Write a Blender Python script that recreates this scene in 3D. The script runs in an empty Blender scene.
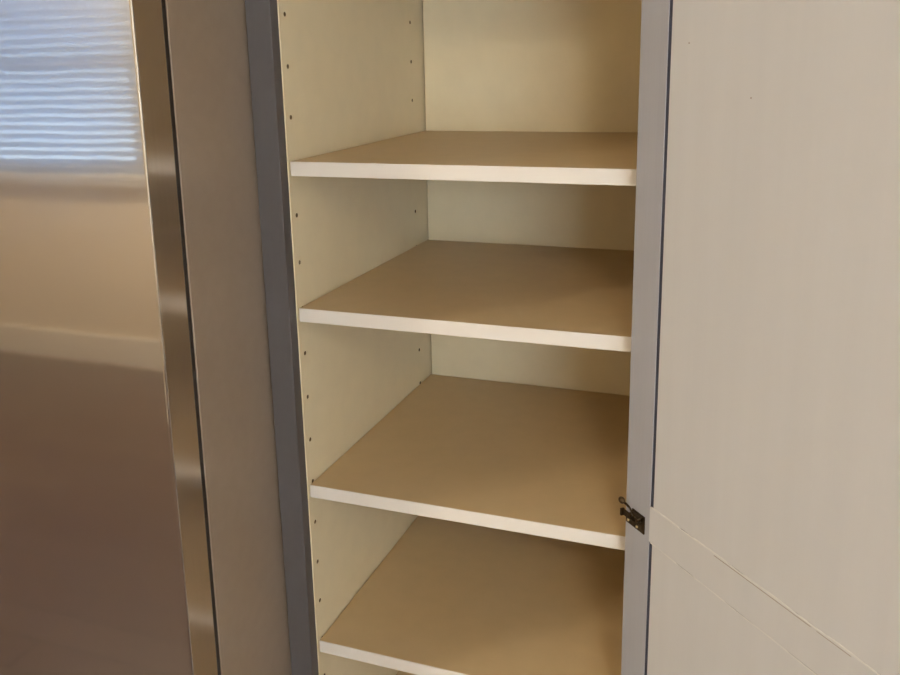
import bpy, bmesh, math, random
from mathutils import Vector, Matrix
random.seed(4)
C = bpy.context.scene.collection
S = 0.83                                   # survey units to metres
def Z(z): return 1.5 + (z - .8702) * S

# ------------------------------------------------------------------ camera
cam = bpy.data.cameras.new('camera'); cam_o = bpy.data.objects.new('camera', cam); C.objects.link(cam_o)
yaw, pitch, roll, fpx = -.3696, -.2404, -.0235, 898.3233
f = Vector((math.sin(yaw)*math.cos(pitch), math.cos(yaw)*math.cos(pitch), math.sin(pitch)))
r = Vector((math.cos(yaw), -math.sin(yaw), 0)); u = r.cross(f)
r2 = math.cos(roll)*r + math.sin(roll)*u; u2 = -math.sin(roll)*r + math.cos(roll)*u
M = Matrix((r2, u2, -f)).transposed().to_4x4()
M.translation = Vector((.7163*S, -1.2287*S, 1.5))
cam_o.matrix_world = M
cam.sensor_width = 36; cam.lens = fpx*36/900
cam.shift_x = 15.38/900; cam.shift_y = -61.6/900
cam.clip_start = .01
bpy.context.scene.camera = cam_o

# ------------------------------------------------------------------ world, lights, exposure
W = bpy.data.worlds.new('sky'); bpy.context.scene.world = W; W.use_nodes = True
bg = W.node_tree.nodes['Background']
bg.inputs[0].default_value = (.62, .78, 1, 1); bg.inputs[1].default_value = 2.2
vs = bpy.context.scene.view_settings
vs.view_transform = 'Standard'; vs.look = 'None'; vs.gamma = 1; vs.exposure = 1.05; vs.use_curve_mapping = False

def area(name, loc, target, sx, sy, power, col, spread=180):
    l = bpy.data.lights.new(name, 'AREA'); l.shape = 'RECTANGLE'; l.size = sx; l.size_y = sy
    l.energy = power; l.color = col; l.spread = math.radians(spread)
    o = bpy.data.objects.new(name, l); C.objects.link(o); o.location = loc
    o.rotation_euler = (Vector(target)-Vector(loc)).to_track_quat('-Z', 'Y').to_euler()
    return o
ROOM_X0, ROOM_X1, ROOM_Y0, ROOM_Y1, CEIL = -3.9, 2.9, -3.13, .56, 2.5
WX0, WX1, WZ0, WZ1 = -3.52, -2.42, 1.01, 2.15            # window on the wall behind the camera
VX0, VX1, VZ0, VZ1 = 1.3, 2.5, .95, 2.1                 # second window further right, unseen, added to light the cabinet
FILL_LAMP = (1.15, -2.35)
area('daylight_window_1', ((WX0+WX1)/2, ROOM_Y0-.32, 1.62), (-1.2, 0, .9), 1.5, 1.5, 7.5, (.45, .74, 1))
area('added_window_fill', ((VX0+VX1)/2, ROOM_Y0-.32, 1.62), (.4, 0, 1.1), 1.5, 1.5, 50, (.84, .93, 1))  # added area light shining in through the invented second window

# ------------------------------------------------------------------ materials
def srgb(c): return tuple(((v/255)/12.92 if v/255 <= .04045 else ((v/255+.055)/1.055)**2.4) for v in c) + (1,)
def mat(name, col, rough=.5, metal=0, noise=0, nscale=(20, 20, 20), bump=0, bscale=(60, 60, 60), spec=.5, coat=0, col2=None):
    m = bpy.data.materials.new(name); m.use_nodes = True; nt = m.node_tree; b = nt.nodes['Principled BSDF']
    c = srgb(col); b.inputs['Base Color'].default_value = c
    b.inputs['Roughness'].default_value = rough; b.inputs['Metallic'].default_value = metal
    b.inputs['Specular IOR Level'].default_value = spec; b.inputs['Coat Weight'].default_value = coat
    def tex(sc, detail=4):
        tc = nt.nodes.new('ShaderNodeTexCoord'); mp = nt.nodes.new('ShaderNodeMapping'); mp.inputs['Scale'].default_value = sc
        n = nt.nodes.new('ShaderNodeTexNoise'); n.inputs['Scale'].default_value = 1; n.inputs['Detail'].default_value = detail
        nt.links.new(tc.outputs['Object'], mp.inputs[0]); nt.links.new(mp.outputs[0], n.inputs[0]); return n
    if noise or col2:
        n = tex(nscale); mx = nt.nodes.new('ShaderNodeMix'); mx.data_type = 'RGBA'
        c2 = srgb(col2) if col2 else tuple(v*(1-noise) for v in c[:3])+(1,)
        mx.inputs[6].default_value = c; mx.inputs[7].default_value = c2
        rp = nt.nodes.new('ShaderNodeMapRange'); rp.inputs[1].default_value = .3; rp.inputs[2].default_value = .7
        nt.links.new(n.outputs[0], rp.inputs[0]); nt.links.new(rp.outputs[0], mx.inputs[0]); nt.links.new(mx.outputs[2], b.inputs['Base Color'])
    if bump:
        n = tex(bscale); bp = nt.nodes.new('ShaderNodeBump'); bp.inputs['Strength'].default_value = 1; bp.inputs['Distance'].default_value = bump
        nt.links.new(n.outputs[0], bp.inputs['Height']); nt.links.new(bp.outputs[0], b.inputs['Normal'])
    return m
cream = mat('cream_melamine', (231, 217, 184), .45, noise=.04, nscale=(30, 30, 30), bump=.00006, bscale=(500, 500, 500), spec=.35)
edge_m = mat('white_edge_banding', (222, 216, 207), .4)
paint = mat('grey_cabinet_paint', (90, 87, 88), .5, noise=.06, nscale=(60, 60, 60), bump=.0001, bscale=(300, 300, 300))
door_paint = mat('pale_door_paint', (199, 198, 197), .42, noise=.03, nscale=(45, 45, 3), bump=.00008, bscale=(220, 220, 6))
stile_paint_shaded = mat('door_stile_paint_with_shade', (164, 164, 169), .38, noise=.05, nscale=(60, 60, 3), bump=.00012, bscale=(220, 220, 6))  # greyer stile paint, with the shade along the hinge strip averaged into it
shelf_m = mat('tan_melamine_shelf', (203, 178, 138), .4, noise=.05, nscale=(30, 30, 30), bump=.00006, bscale=(500, 500, 500), spec=.35)
groove_m = mat('dark_blue_groove', (66, 70, 88), .8, noise=.4, nscale=(200, 200, 60))
crack_m = mat('caulk_crack_brown', (150, 136, 120), .8)
bead_m = mat('caulk_bead', (214, 212, 206), .5, noise=.1, nscale=(90, 90, 90))
bronze = mat('aged_bronze', (88, 72, 52), .38, metal=.85, noise=.4, nscale=(250, 250, 250))
screw_m = mat('brass_screw', (190, 165, 120), .3, metal=1)
hole_m = mat('pin_hole_lining', (105, 88, 60), .9)  # darker brown inside the drilled shelf-pin holes
steel = mat('brushed_stainless_steel', (200, 196, 190), .045, metal=1, bump=.0004, bscale=(4, 4, 3), noise=.03, nscale=(3, 3, 600))
def two_lobe(m, rough2, fac):
    """brushed metal: a clear lobe plus a broad haze from the brushing"""
    nt = m.node_tree; a = nt.nodes['Principled BSDF']; g = nt.nodes.new('ShaderNodeBsdfPrincipled')
    g.inputs['Base Color'].default_value = a.inputs['Base Color'].default_value; g.inputs['Metallic'].default_value = 1; g.inputs['Roughness'].default_value = rough2
    mx = nt.nodes.new('ShaderNodeMixShader'); mx.inputs[0].default_value = fac
    nt.links.new(a.outputs[0], mx.inputs[1]); nt.links.new(g.outputs[0], mx.inputs[2]); nt.links.new(mx.outputs[0], nt.nodes['Material Output'].inputs[0])
two_lobe(steel, .25, .42)
steel_side = mat('satin_steel_door_edge', (205, 196, 186), .2, metal=.9, noise=.05, nscale=(4, 400, 4))
body_m = mat('grey_brown_fridge_cabinet', (166, 150, 134), .45, metal=.35, noise=.05, nscale=(60, 60, 60), bump=.0001, bscale=(400, 400, 400))
gasket_m = mat('dark_gasket', (40, 34, 30), .7)
chrome = mat('brushed_handle_metal', (180, 178, 175), .2, metal=1)
wall_m = mat('warm_cream_wall_paint', (232, 219, 200), .7, bump=.0003, bscale=(90, 90, 90))
ceil_m = mat('white_ceiling_paint', (235, 230, 220), .8, bump=.0004, bscale=(80, 80, 80))
trim_m = mat('white_trim_paint', (236, 232, 224), .4)
outer_m = mat('grey_carcass', (118, 119, 127), .55, noise=.04)
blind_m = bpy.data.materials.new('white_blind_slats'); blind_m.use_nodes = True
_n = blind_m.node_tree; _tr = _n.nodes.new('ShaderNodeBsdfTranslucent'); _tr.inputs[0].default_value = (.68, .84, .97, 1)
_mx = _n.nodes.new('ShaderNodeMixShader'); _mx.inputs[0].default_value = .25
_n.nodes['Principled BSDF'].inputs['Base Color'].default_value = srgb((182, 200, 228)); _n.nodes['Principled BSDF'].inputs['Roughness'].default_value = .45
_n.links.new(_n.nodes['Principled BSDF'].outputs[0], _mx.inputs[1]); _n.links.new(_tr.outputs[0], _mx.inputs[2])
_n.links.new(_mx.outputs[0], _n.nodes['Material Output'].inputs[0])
def wood_floor():
    m = bpy.data.materials.new('dark_wood_floor'); m.use_nodes = True; nt = m.node_tree; b = nt.nodes['Principled BSDF']
    tc = nt.nodes.new('ShaderNodeTexCoord'); br = nt.nodes.new('ShaderNodeTexBrick')
    br.inputs['Scale'].default_value = 1; br.inputs['Brick Width'].default_value = 1.2; br.inputs['Row Height'].default_value = .12
    br.inputs['Mortar Size'].default_value = .002
    br.inputs['Color1'].default_value = srgb((92, 74, 66)); br.inputs['Color2'].default_value = srgb((80, 60, 54)); br.inputs['Mortar'].default_value = srgb((40, 28, 22))
    nt.links.new(tc.outputs['Object'], br.inputs[0]); nt.links.new(br.outputs[0], b.inputs['Base Color'])
    b.inputs['Roughness'].default_value = .42
    return m
floor_m = wood_floor()
def glass_mat():
    m = bpy.data.materials.new('window_glass'); m.use_nodes = True; b = m.node_tree.nodes['Principled BSDF']
    b.inputs['Transmission Weight'].default_value = 1; b.inputs['Roughness'].default_value = 0; b.inputs['IOR'].default_value = 1.01
    return m
glass = glass_mat()
def emis(name, col, st):
    m = bpy.data.materials.new(name); m.use_nodes = True; b = m.node_tree.nodes['Principled BSDF']
    b.inputs['Base Color'].default_value = srgb(col); b.inputs['Emission Color'].default_value = srgb(col); b.inputs['Emission Strength'].default_value = st
    return m

# ------------------------------------------------------------------ mesh helpers
def obj(name, bm, m, parent=None, smooth=False):
    bmesh.ops.recalc_face_normals(bm, faces=bm.faces)
    me = bpy.data.meshes.new(name); bm.to_mesh(me); bm.free()
    for mm in (m if isinstance(m, (list, tuple)) else [m]): me.materials.append(mm)
    if smooth:
        for p in me.polygons: p.use_smooth = True
    o = bpy.data.objects.new(name, me); C.objects.link(o)
    if parent: o.parent = parent
    return o
def box(bm, x0, x1, y0, y1, z0, z1, bev=0, mi=0, seg=2):
    t = bmesh.new()
    v = bmesh.ops.create_cube(t, size=1)['verts']
    for q in v:
        q.co = Vector(((x0+x1)/2+q.co.x*(x1-x0), (y0+y1)/2+q.co.y*(y1-y0), (z0+z1)/2+q.co.z*(z1-z0)))
    if bev: bmesh.ops.bevel(t, geom=list(t.edges), offset=bev, segments=seg, profile=.5, affect='EDGES')
    for fc in t.faces: fc.material_index = mi
    me = bpy.data.meshes.new('tmp'); t.to_mesh(me); t.free(); bm.from_mesh(me); bpy.data.meshes.remove(me)
def cyl(bm, p0, p1, r0, r1=None, n=20, bev=0):
    r1 = r0 if r1 is None else r1
    p0, p1 = Vector(p0), Vector(p1); d = p1-p0
    t = bmesh.new(); bmesh.ops.create_cone(t, cap_ends=True, segments=n, radius1=r0, radius2=r1, depth=d.length)
    if bev: bmesh.ops.bevel(t, geom=[e for e in t.edges if abs(e.verts[0].co.z-e.verts[1].co.z) < 1e-6], offset=bev, segments=2, affect='EDGES')
    t.transform(Matrix.Translation((p0+p1)/2) @ d.to_track_quat('Z', 'Y').to_matrix().to_4x4())
    me = bpy.data.meshes.new('tmp'); t.to_mesh(me); t.free(); bm.from_mesh(me); bpy.data.meshes.remove(me)
def sweep(bm, pts, w, t, up=Vector((0, 0, 1))):
    """flat strap of width w and thickness t along pts"""
    pts = [Vector(p) for p in pts]; rings = []
    for i, p in enumerate(pts):
        d = (pts[min(i+1, len(pts)-1)]-pts[max(i-1, 0)]).normalized()
        s = up; n = d.cross(s).normalized()
        rings.append([bm.verts.new(p+s*a*w/2+n*b*t/2) for a, b in ((-1, -1), (1, -1), (1, 1), (-1, 1))])
    for a, b in zip(rings, rings[1:]):
        for k in range(4): bm.faces.new((a[k], a[(k+1) % 4], b[(k+1) % 4], b[k]))
    bm.faces.new(rings[0]); bm.faces.new(rings[-1])
def empty(name, loc, label=None, cat=None, rz=0):
    o = bpy.data.objects.new(name, None); C.objects.link(o); o.location = loc; o.rotation_euler.z = rz
    if label: o['label'] = label
    if cat: o['category'] = cat
    return o
def struct(name, bm, m, parent=None):
    o = obj(name, bm, m, parent)
    if not parent: o['kind'] = 'structure'
    return o

# ------------------------------------------------------------------ room shell
b = bmesh.new(); box(b, ROOM_X0, ROOM_X1, ROOM_Y0, ROOM_Y1, -.1, 0); struct('floor', b, floor_m)
b = bmesh.new(); box(b, ROOM_X0, ROOM_X1, ROOM_Y0, ROOM_Y1, CEIL, CEIL+.1); struct('ceiling', b, ceil_m)
b = bmesh.new(); box(b, ROOM_X0-.12, ROOM_X0, ROOM_Y0-.12, ROOM_Y1+.12, -.1, CEIL+.1); struct('wall_left', b, wall_m)
b = bmesh.new(); box(b, ROOM_X1, ROOM_X1+.12, ROOM_Y0-.12, ROOM_Y1+.12, -.1, CEIL+.1); struct('wall_right', b, wall_m)
b = bmesh.new(); box(b, ROOM_X0, ROOM_X1, ROOM_Y1, ROOM_Y1+.12, -.1, CEIL+.1); struct('wall_back', b, wall_m)
b = bmesh.new()
y0, y1 = ROOM_Y0-.12, ROOM_Y0
for x0, x1, z0, z1 in ((ROOM_X0, WX0, -.1, CEIL+.1), (WX1, VX0, -.1, CEIL+.1), (VX1, ROOM_X1, -.1, CEIL+.1),
                       (WX0, WX1, -.1, WZ0), (WX0, WX1, WZ1, CEIL+.1), (VX0, VX1, -.1, VZ0), (VX0, VX1, VZ1, CEIL+.1)):
    box(b, x0, x1, y0, y1, z0, z1)
struct('wall_front', b, wall_m)
b = bmesh.new(); box(b, ROOM_X0+.002, ROOM_X1-.002, ROOM_Y0, ROOM_Y0+.018, 0, .16, .004); struct('baseboard_front', b, trim_m)
b = bmesh.new(); box(b, ROOM_X0, ROOM_X0+.018, ROOM_Y0+.02, ROOM_Y1-.002, 0, .16, .004); struct('baseboard_left', b, trim_m)

def window(name, x0, x1, z0, z1, rail, label):
    e = empty(name, ((x0+x1)/2, ROOM_Y0, z0)); e['kind'] = 'structure'
    L = Matrix.Translation(-e.location)
    b = bmesh.new(); Y = ROOM_Y0
    w = .09
    for q in ((x0-w, x0, z0-.02, z1+w), (x1, x1+w, z0-.02, z1+w), (x0-w, x1+w, z1, z1+w)): box(b, q[0], q[1], Y, Y+.018, q[2], q[3], .003)
    box(b, x0-w-.02, x1+w+.02, Y-.02, Y+.055, z0-.045, z0-.015, .004)
    b.transform(L); obj('window_casing', b, trim_m, e)
    b = bmesh.new()
    for q in ((x0, x0+.05, z0-.015, z1), (x1-.05, x1, z0-.015, z1), (x0, x1, z0-.015, z0+.05), (x0, x1, z1-.05, z1), (x0, x1, rail-.03, rail+.03)):
        box(b, q[0], q[1], Y-.09, Y-.055, q[2], q[3])
    b.transform(L); obj('window_sash', b, trim_m, e)
    b = bmesh.new(); box(b, x0+.05, x1-.05, Y-.075, Y-.072, z0+.05, z1-.05); b.transform(L); obj('window_glass', b, glass, e)
    return e
window('window_1', WX0, WX1, WZ0, WZ1, 1.58, '')
window('added_fill_window', VX0, VX1, VZ0, VZ1, 1.55, '')  # invented window, out of view, an opening for the added light
BO = .05
def blind(x0, x1, z0, z1, tilt, label):
    x0 -= .10; x1 += .115; z1 += .06
    e = empty('window_blind', ((x0+x1)/2, ROOM_Y0+BO, z0), label, 'blind')
    L = Matrix.Translation(-e.location)
    b = bmesh.new(); n = int((z1-z0-.05)/.043); c, s = math.cos(tilt)*.025, math.sin(tilt)*.025
    for i in range(n):
        z = z0+.03+i*.043; ring = []
        for k in range(5):
            t = k/2-1
            ring.append((ROOM_Y0+BO+t*c, z+t*s+.003*(1-t*t)))
        va = [b.verts.new((x0+.01, q[0], q[1]+.0012)) for q in ring]; vb = [b.verts.new((x1-.01, q[0], q[1]+.0012)) for q in ring]
        vc = [b.verts.new((x0+.01, q[0], q[1]-.0012)) for q in ring]; vd = [b.verts.new((x1-.01, q[0], q[1]-.0012)) for q in ring]
        for k in range(4):
            b.faces.new((va[k], va[k+1], vb[k+1], vb[k])); b.faces.new((vc[k], vc[k+1], vd[k+1], vd[k]))
        for p_, q_ in ((va, vc), (vb, vd)):
            for k in range(4): b.faces.new((p_[k], p_[k+1], q_[k+1], q_[k]))
        for k in (0, 4): b.faces.new((va[k], vb[k], vd[k], vc[k]))
    b.transform(L); obj('slats', b, blind_m, e)
    b = bmesh.new(); box(b, x0+.005, x1-.005, ROOM_Y0+.0185, ROOM_Y0+BO+.025, z1-.05, z1-.002, .003); b.transform(L); obj('headrail', b, trim_m, e)
    b = bmesh.new(); box(b, x0+.01, x1-.01, ROOM_Y0+BO-.018, ROOM_Y0+BO+.018, z0-.010, z0+.010, .003); b.transform(L); obj('bottom_rail', b, trim_m, e)
blind(WX0, WX1, WZ0, WZ1, math.radians(46), 'white horizontal slat blind on the left window, mirrored in the fridge door')

# invented warm ceiling lamps, unseen, added to light the cabinet and the reflected room
def lamp(x, y, st, label):
    e = empty('added_fill_lamp', (x, y, CEIL), label, 'ceiling lamp')
    b = bmesh.new(); cyl(b, (0, 0, -.03), (0, 0, 0), .17, .17, 40, .003); obj('added_lamp_base', b, trim_m, e)
    b = bmesh.new(); bmesh.ops.create_uvsphere(b, u_segments=40, v_segments=20, radius=.16)
    bmesh.ops.delete(b, geom=[v for v in b.verts if v.co.z > .01], context='VERTS')
    b.transform(Matrix.Diagonal((1, 1, .5, 1))); b.transform(Matrix.Translation((0, 0, -.032)))
    obj('added_lamp_shade', b, emis('added_lamp_glow', (255, 240, 214), st), e, True)
lamp(FILL_LAMP[0], FILL_LAMP[1], 50, 'added unseen fill light shaped as a round flush ceiling lamp, nearest the open pantry door')
lamp(-1.9, -2.2, 100, 'added unseen fill light shaped as a round flush ceiling lamp, between the fridge and the left window')

# ------------------------------------------------------------------ tall pantry cabinet
XW = .541*S; D = .58*S                                # interior width and depth
YF = -.023*S                                          # front face of the face frame
CT, CB = 2.2, .10
SPC = (.9365-.0089)/12*S; HZ0 = Z(.9365); HR = .0030
cab = empty('pantry_cabinet', (XW/2, 0, 0), 'tall grey built-in pantry cabinet with empty cream shelves, its door swung open', 'cabinet')
CL = Matrix.Translation(-cab.location)
def cpart(name, b, m, parent=cab, smooth=False):
    b.transform(CL); return obj(name, b, m, parent, smooth)

def side_panel(xin, xout, name):
    """cabinet side, with two drilled columns of shelf-pin holes on its inner face"""
    b = bmesh.new(); sgn = 1 if xout > xin else -1
    cols = [(.0165*S), (.516*S)]
    zs = [HZ0 + k*SPC for k in range(-19, 8)]
    zs = [z for z in zs if CB+.03 < z < CT-.03]
    h = .008
    def P(y, z, d=0): return b.verts.new((xin+sgn*d, y, z))
    def quad(a0, a1, c0, c1, mi=0):
        fc = b.faces.new((P(a0, c0), P(a1, c0), P(a1, c1), P(a0, c1))); fc.material_index = mi
    ys = [0.0, cols[0]-h, cols[0]+h, cols[1]-h, cols[1]+h, D]
    zb = [CB] + [v for z in sorted(zs) for v in (z-h, z+h)] + [CT]
    for i in range(5):
        if i in (0, 2, 4): quad(ys[i], ys[i+1], CB, CT); continue
        cy = cols[0] if i == 1 else cols[1]
        for j in range(len(zb)-1):
            if j % 2 == 0: quad(ys[i], ys[i+1], zb[j], zb[j+1]); continue
            cz = (zb[j]+zb[j+1])/2
            outer, inner, deep = [], [], []
            for k in range(16):
                a = k*math.pi/8; ca, sa = math.cos(a), math.sin(a); m_ = max(abs(ca), abs(sa))
                outer.append(P(cy+h*ca/m_, cz+h*sa/m_)); inner.append(P(cy+HR*ca, cz+HR*sa)); deep.append(P(cy+HR*ca, cz+HR*sa, .008))
            for k in range(16):
                l = (k+1) % 16
                b.faces.new((outer[k], outer[l], inner[l], inner[k]))
                b.faces.new((inner[k], inner[l], deep[l], deep[k])).material_index = 1
            b.faces.new(deep).material_index = 1
    # rest of the board
    c = [(0, CB), (D+.008, CB), (D+.008, CT), (0, CT)]
    A = [b.verts.new((xin, y, z)) for y, z in c]; B = [b.verts.new((xout, y, z)) for y, z in c]
    b.faces.new(B).material_index = 2
    for k in range(4): b.faces.new((A[k], A[(k+1) % 4], B[(k+1) % 4], B[k]))
    b.faces.new((b.verts.new((xin, D, CB)), b.verts.new((xin, D+.008, CB)), b.verts.new((xin, D+.008, CT)), b.verts.new((xin, D, CT))))
    b.transform(CL)
    me = bpy.data.meshes.new(name); b.to_mesh(me); b.free()
    for m in (cream, hole_m, outer_m): me.materials.append(m)
    o = bpy.data.objects.new(name, me); C.objects.link(o); o.parent = cab
side_panel(0, -.016, 'side_panel')
side_panel(XW, XW+.016, 'side_panel')
b = bmesh.new(); box(b, .0030, XW-.0018, D, D+.006, CB, CT); cpart('back_panel', b, cream)
b = bmesh.new(); box(b, -.016, XW+.016, 0, D+.008, CT, CT+.016); cpart('top_panel', b, [outer_m])
b = bmesh.new(); box(b, .001, XW-.001, 0, D-.001, CB, CB+.016); cpart('bottom_panel', b, cream)
b = bmesh.new(); box(b, -.016, XW+.016, .05, .066, 0, CB); cpart('toe_kick', b, paint)
# face frame
SX0 = -.0445*S
b = bmesh.new()
box(b, SX0, -.0012, YF, -.0003, .06, CT+.03, .0012)
cpart('face_frame_stile', b, paint)
b = bmesh.new(); box(b, XW+.0005, XW+.040, YF, -.0003, .06, CT+.03, .0012); cpart('face_frame_stile', b, paint)
b = bmesh.new(); box(b, .0004, XW, YF, -.0003, CT-.012, CT+.03, .0012); cpart('face_frame_rail', b, paint)
b = bmesh.new(); box(b, .0004, XW, YF, -.0003, .06, CB+.014, .0012); cpart('face_frame_rail', b, paint)
# shelves: cream boards with a paler banded front edge
TH = .0222*S
for z in (1.11, .7147, .4769, .1635, -.1402, -.445):  # topmost shelf is unseen, placed to shade the compartment below it
    zt = Z(z)
    b = bmesh.new(); box(b, .0020, XW-.0018, .0026, D-.0022, zt-TH, zt, .0003, 0, 1)
    sh = cpart('shelf', b, shelf_m)
    b = bmesh.new(); box(b, .0020, XW-.0018, .0008, .0026, zt-TH-.0002, zt+.0002, .0006, 0, 2)
    eb = cpart('edge_band', b, edge_m, sh); eb['label'] = 'pale white banded front edge'

# ------------------------------------------------------------------ door, swung 134 degrees open
dv = Vector((.6896, -.7242, 0)); nv = Vector((-.7242, -.6896, 0))
P0 = Vector((.5427*S, -.045*S, 0))
DM = Matrix(((dv.x, 0, nv.x, P0.x), (dv.y, 0, nv.y, P0.y), (0, 1, 0, 0), (0, 0, 0, 1)))   # local (u along, z up, out)
DW, DZ0, DZ1 = .497, .085, 2.19
SW = .0462; RZ0, RZ1 = .9540, .9975; GW = .0054
def dpart(name, b, m, parent, smooth=False):
    b.transform(DM); b.transform(CL); return obj(name, b, m, parent, smooth)
T = .020
b = bmesh.new()
# stiles and rails (u, v=z, w=out)
box(b, 0, SW, DZ0, DZ1, -T, 0, .0003, 0, 1)
box(b, DW-SW, DW, DZ0, DZ1, -T, 0, .0012)
for a0, a1 in ((RZ0, RZ1), (DZ0, DZ0+.05), (DZ1-.05, DZ1)):
    box(b, SW-.0015, DW-SW+.0015, a0, a1, -T, -.00002, .0006, 1)
door = dpart('door', b, [stile_paint_shaded, door_paint], cab)
door['label'] = 'open pantry door seen from its pale painted back'
for a0, a1 in ((RZ1, DZ1-.05), (DZ0+.05, RZ0)):
    b = bmesh.new(); box(b, SW+GW, DW-SW-GW, a0+.0008, a1-.0008, -.014, -.0002, .0007)
    dpart('door_panel', b, door_paint, door)
    b = bmesh.new(); box(b, SW-.001, DW-SW+.001, a0-.001, a1+.001, -.0155, -.0009)
    g = dpart('panel_groove', b, groove_m, door); g['label'] = 'dark blue-black line around the inset panel'

# pale caulk beads where the rail meets the panels, cracked in places
def bead(zc, u0, u1, rad, name):
    b = bmesh.new(); n = 60; prev = None
    for i in range(n+1):
        uu = u0+(u1-u0)*i/n; q = rad*(1+.45*math.sin(i*1.7)*math.sin(i*.61)); zz = zc+.0005*math.sin(i*.5)
        ring = [b.verts.new((uu, zz+q*math.cos(a), q*.55*math.sin(a)-.0002)) for a in (0, math.pi/4, math.pi/2, 3*math.pi/4, math.pi)]
        if prev:
            for k in range(4): b.faces.new((prev[k], prev[k+1], ring[k+1], ring[k]))
        else: b.faces.new(ring)
        prev = ring
    b.faces.new(prev)
    return dpart(name, b, bead_m, door, True)
bead(RZ1+.0004, SW+.002, DW-SW, .0010, 'caulk_bead')['label'] = 'pale caulk line along the top of the middle rail'
bead(RZ0-.0004, SW+.002, DW-SW, .0006, 'caulk_bead')['label'] = 'faint caulk line along the foot of the middle rail'
b = bmesh.new(); box(b, .155, .285, RZ1-.0021, RZ1-.0014, -.001, .00025, .0001); box(b, .292, .33, RZ1-.0022, RZ1-.0016, -.001, .00025, .0001)
dpart('caulk_crack', b, crack_m, door)
for uu, zz in ((83.3, 1.5065), (177, 1.4549)):
    b = bmesh.new(); cyl(b, (uu*.954/1000, 1.5+(zz-1.5)*.954, -.001), (uu*.954/1000, 1.5+(zz-1.5)*.954, .00015), .0012, .0007, 9)
    dpart('paint_chip', b, crack_m, door)

# two butt hinges at the hinge edge (above and below the view)
for zc in (.42, 1.86):
    b = bmesh.new()
    cyl(b, (-.004, zc-.035, -.004), (-.004, zc+.035, -.004), .004, n=14)
    box(b, -.004, .0, zc-.034, zc+.034, -.019, -.002, .0003)
    dpart('hinge', b, bronze, door)

# bronze elbow catch screwed to the hinge-side stile
zc = 1.5+(.941-1.5)*.954
def q(u_, z_, w_=0): return (u_*.954/1000, 1.5+(z_-1.5)*.954, w_/1000)
b = bmesh.new()
x0, zb, _ = q(2.5, .9325); x1, zt, _ = q(39.5, .9553); xm = q(14.5, 0)[0]; zl = q(0, .9435)[1]
pts = [(x0, zb), (x1, zb), (x1, zt), (xm, zt), (xm, zl), (x0, zl)]
lo = [b.verts.new((a, c, .0001)) for a, c in pts]; hi = [b.verts.new((a, c, .0016)) for a, c in pts]
b.faces.new(lo); b.faces.new(hi)
for k in range(6): b.faces.new((lo[k], lo[(k+1) % 6], hi[(k+1) % 6], hi[k]))
catch = dpart('elbow_catch', b, bronze, door); catch['label'] = 'small dark bronze elbow catch'
# everything else of the catch is joined into the one sub-part so the tree stays three deep
b = bmesh.new()
zm = (zt+zb)/2
# raised cheeks with the pivot between them
for zz in (zt-.0018, zt-.0085):
    box(b, .018, .0345, zz-.0007, zz+.0007, .0014, .0085, .0004)
cyl(b, (.0300, zt-.0095, .0060), (.0300, zt-.0008, .0060), .0019, n=14)
# curled lever reaching left, ending in the thumb knob
L = [(.034, .0035), (.031, .0070), (.026, .0085), (.020, .0070), (.014, .0055), (.0095, .0065), (.0065, .0085)]
sweep(b, [(a, zt-.0050+.0019*i, w) for i, (a, w) in enumerate(L)], .0030, .0012, Vector((0, 1, 0)))
t = bmesh.new(); bmesh.ops.create_uvsphere(t, u_segments=20, v_segments=12, radius=.0042); t.transform(Matrix.Diagonal((1.25, 1, .8, 1))); t.transform(Matrix.Translation((.0045, zt+.0080, .0095)))
me = bpy.data.meshes.new('tmp'); t.to_mesh(me); t.free(); b.from_mesh(me); bpy.data.meshes.remove(me)
# squared hook below the lever, reaching past the door edge
box(b, -.0025, .014, zl-.0040, zl+.0035, .0012, .0034, .0006)
box(b, -.0036, -.0004, zl-.0045, zl+.0045, .0012, .0062, .0006)
b.transform(DM); b.transform(CL)
me = catch.data; bb = bmesh.new(); bb.from_mesh(me)
me2 = bpy.data.meshes.new('tmp'); b.to_mesh(me2); b.free(); bb.from_mesh(me2); bpy.data.meshes.remove(me2)
t = bmesh.new()
for uu, zz in ((.0075, zb+.0042), (.0245, zb+.0035)):
    cyl(t, (uu, zz, .0014), (uu, zz, .0026), .0021, .0016, 14)
t.transform(DM); t.transform(CL)
for fc in t.faces: fc.material_index = 1
me2 = bpy.data.meshes.new('tmp'); t.to_mesh(me2); t.free(); bb.from_mesh(me2); bpy.data.meshes.remove(me2)
bmesh.ops.recalc_face_normals(bb, faces=bb.faces); bb.to_mesh(me); bb.free(); me.materials.append(screw_m)

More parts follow.
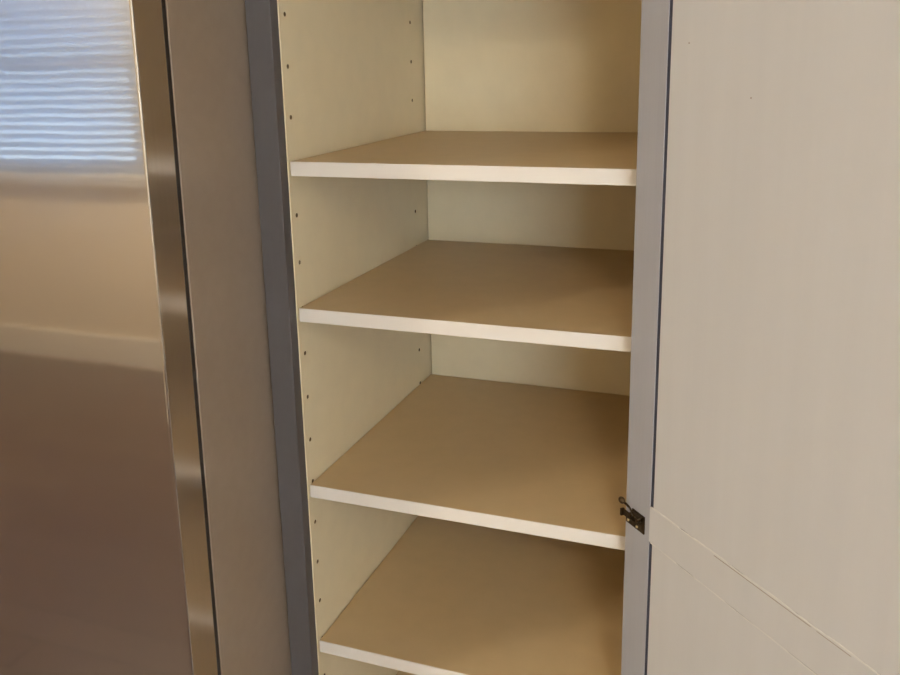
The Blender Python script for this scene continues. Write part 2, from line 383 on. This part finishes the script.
# ------------------------------------------------------------------ refrigerator
FX1 = -.0475*S; FX0 = FX1-.91
FD, FG0, FG1 = -.2815*S, -.2190*S, -.2105*S       # door face, back of door, front of the body (at mid height of the view)
fr = empty('refrigerator', ((FX0+FX1)/2, 0, 0), 'large brushed stainless steel refrigerator left of the grey cabinet, mirroring a window', 'refrigerator')
FM = Matrix.Translation(-fr.location)
TILT = Matrix.Translation((0, 0, 1.18)) @ Matrix.Rotation(math.radians(-.7), 4, 'X') @ Matrix.Translation((0, 0, -1.18))
def fpart(name, b, m, parent=fr, smooth=False):
    b.transform(TILT); b.transform(FM); return obj(name, b, m, parent, smooth)
b = bmesh.new(); box(b, FX0, FX1, FG1, .50, .06, 1.86, .0008); fpart('fridge_body', b, body_m)
b = bmesh.new(); box(b, FX0+.002, FX1-.002, FG0-.002, FG1+.002, .09, 1.85); fpart('gasket', b, gasket_m)
XM = (FX0+FX1)/2
def fdoor(x0, x1, z0, z1):
    b = bmesh.new(); box(b, x0, x1, FD, FG0, z0, z1, .0028, 0, 3); b.normal_update()
    for fc in b.faces: fc.material_index = 0 if fc.normal.y < -.5 else 1
    return fpart('fridge_door', b, [steel, steel_side])
def handle(parent, p0, p1):
    b = bmesh.new(); p0, p1 = Vector(p0), Vector(p1); cyl(b, p0, p1, .011, n=20, bev=.003)
    d = (p1-p0).normalized()
    for t in (.06, .94):
        q_ = p0.lerp(p1, t); cyl(b, q_, (q_.x, FD-.0001, q_.z), .008, n=14)
    fpart('handle', b, chrome, parent, True)
dl = fdoor(FX0, XM-.003, .60, 1.88); handle(dl, (XM-.05, FD-.055, .85), (XM-.05, FD-.055, 1.6))
dr = fdoor(XM+.003, FX1, .60, 1.88); handle(dr, (XM+.05, FD-.055, .85), (XM+.05, FD-.055, 1.6))
b = bmesh.new(); box(b, FX0, FX1, FD, FG0, .10, .592, .0028, 0, 3); fz = fpart('freezer_drawer', b, steel); handle(fz, (FX0+.1, FD-.055, .50), (FX1-.1, FD-.055, .50))
b = bmesh.new(); box(b, FX0+.01, FX1-.01, FG1-.02, FG1+.05, .0, .09); fpart('base_grille', b, gasket_m)
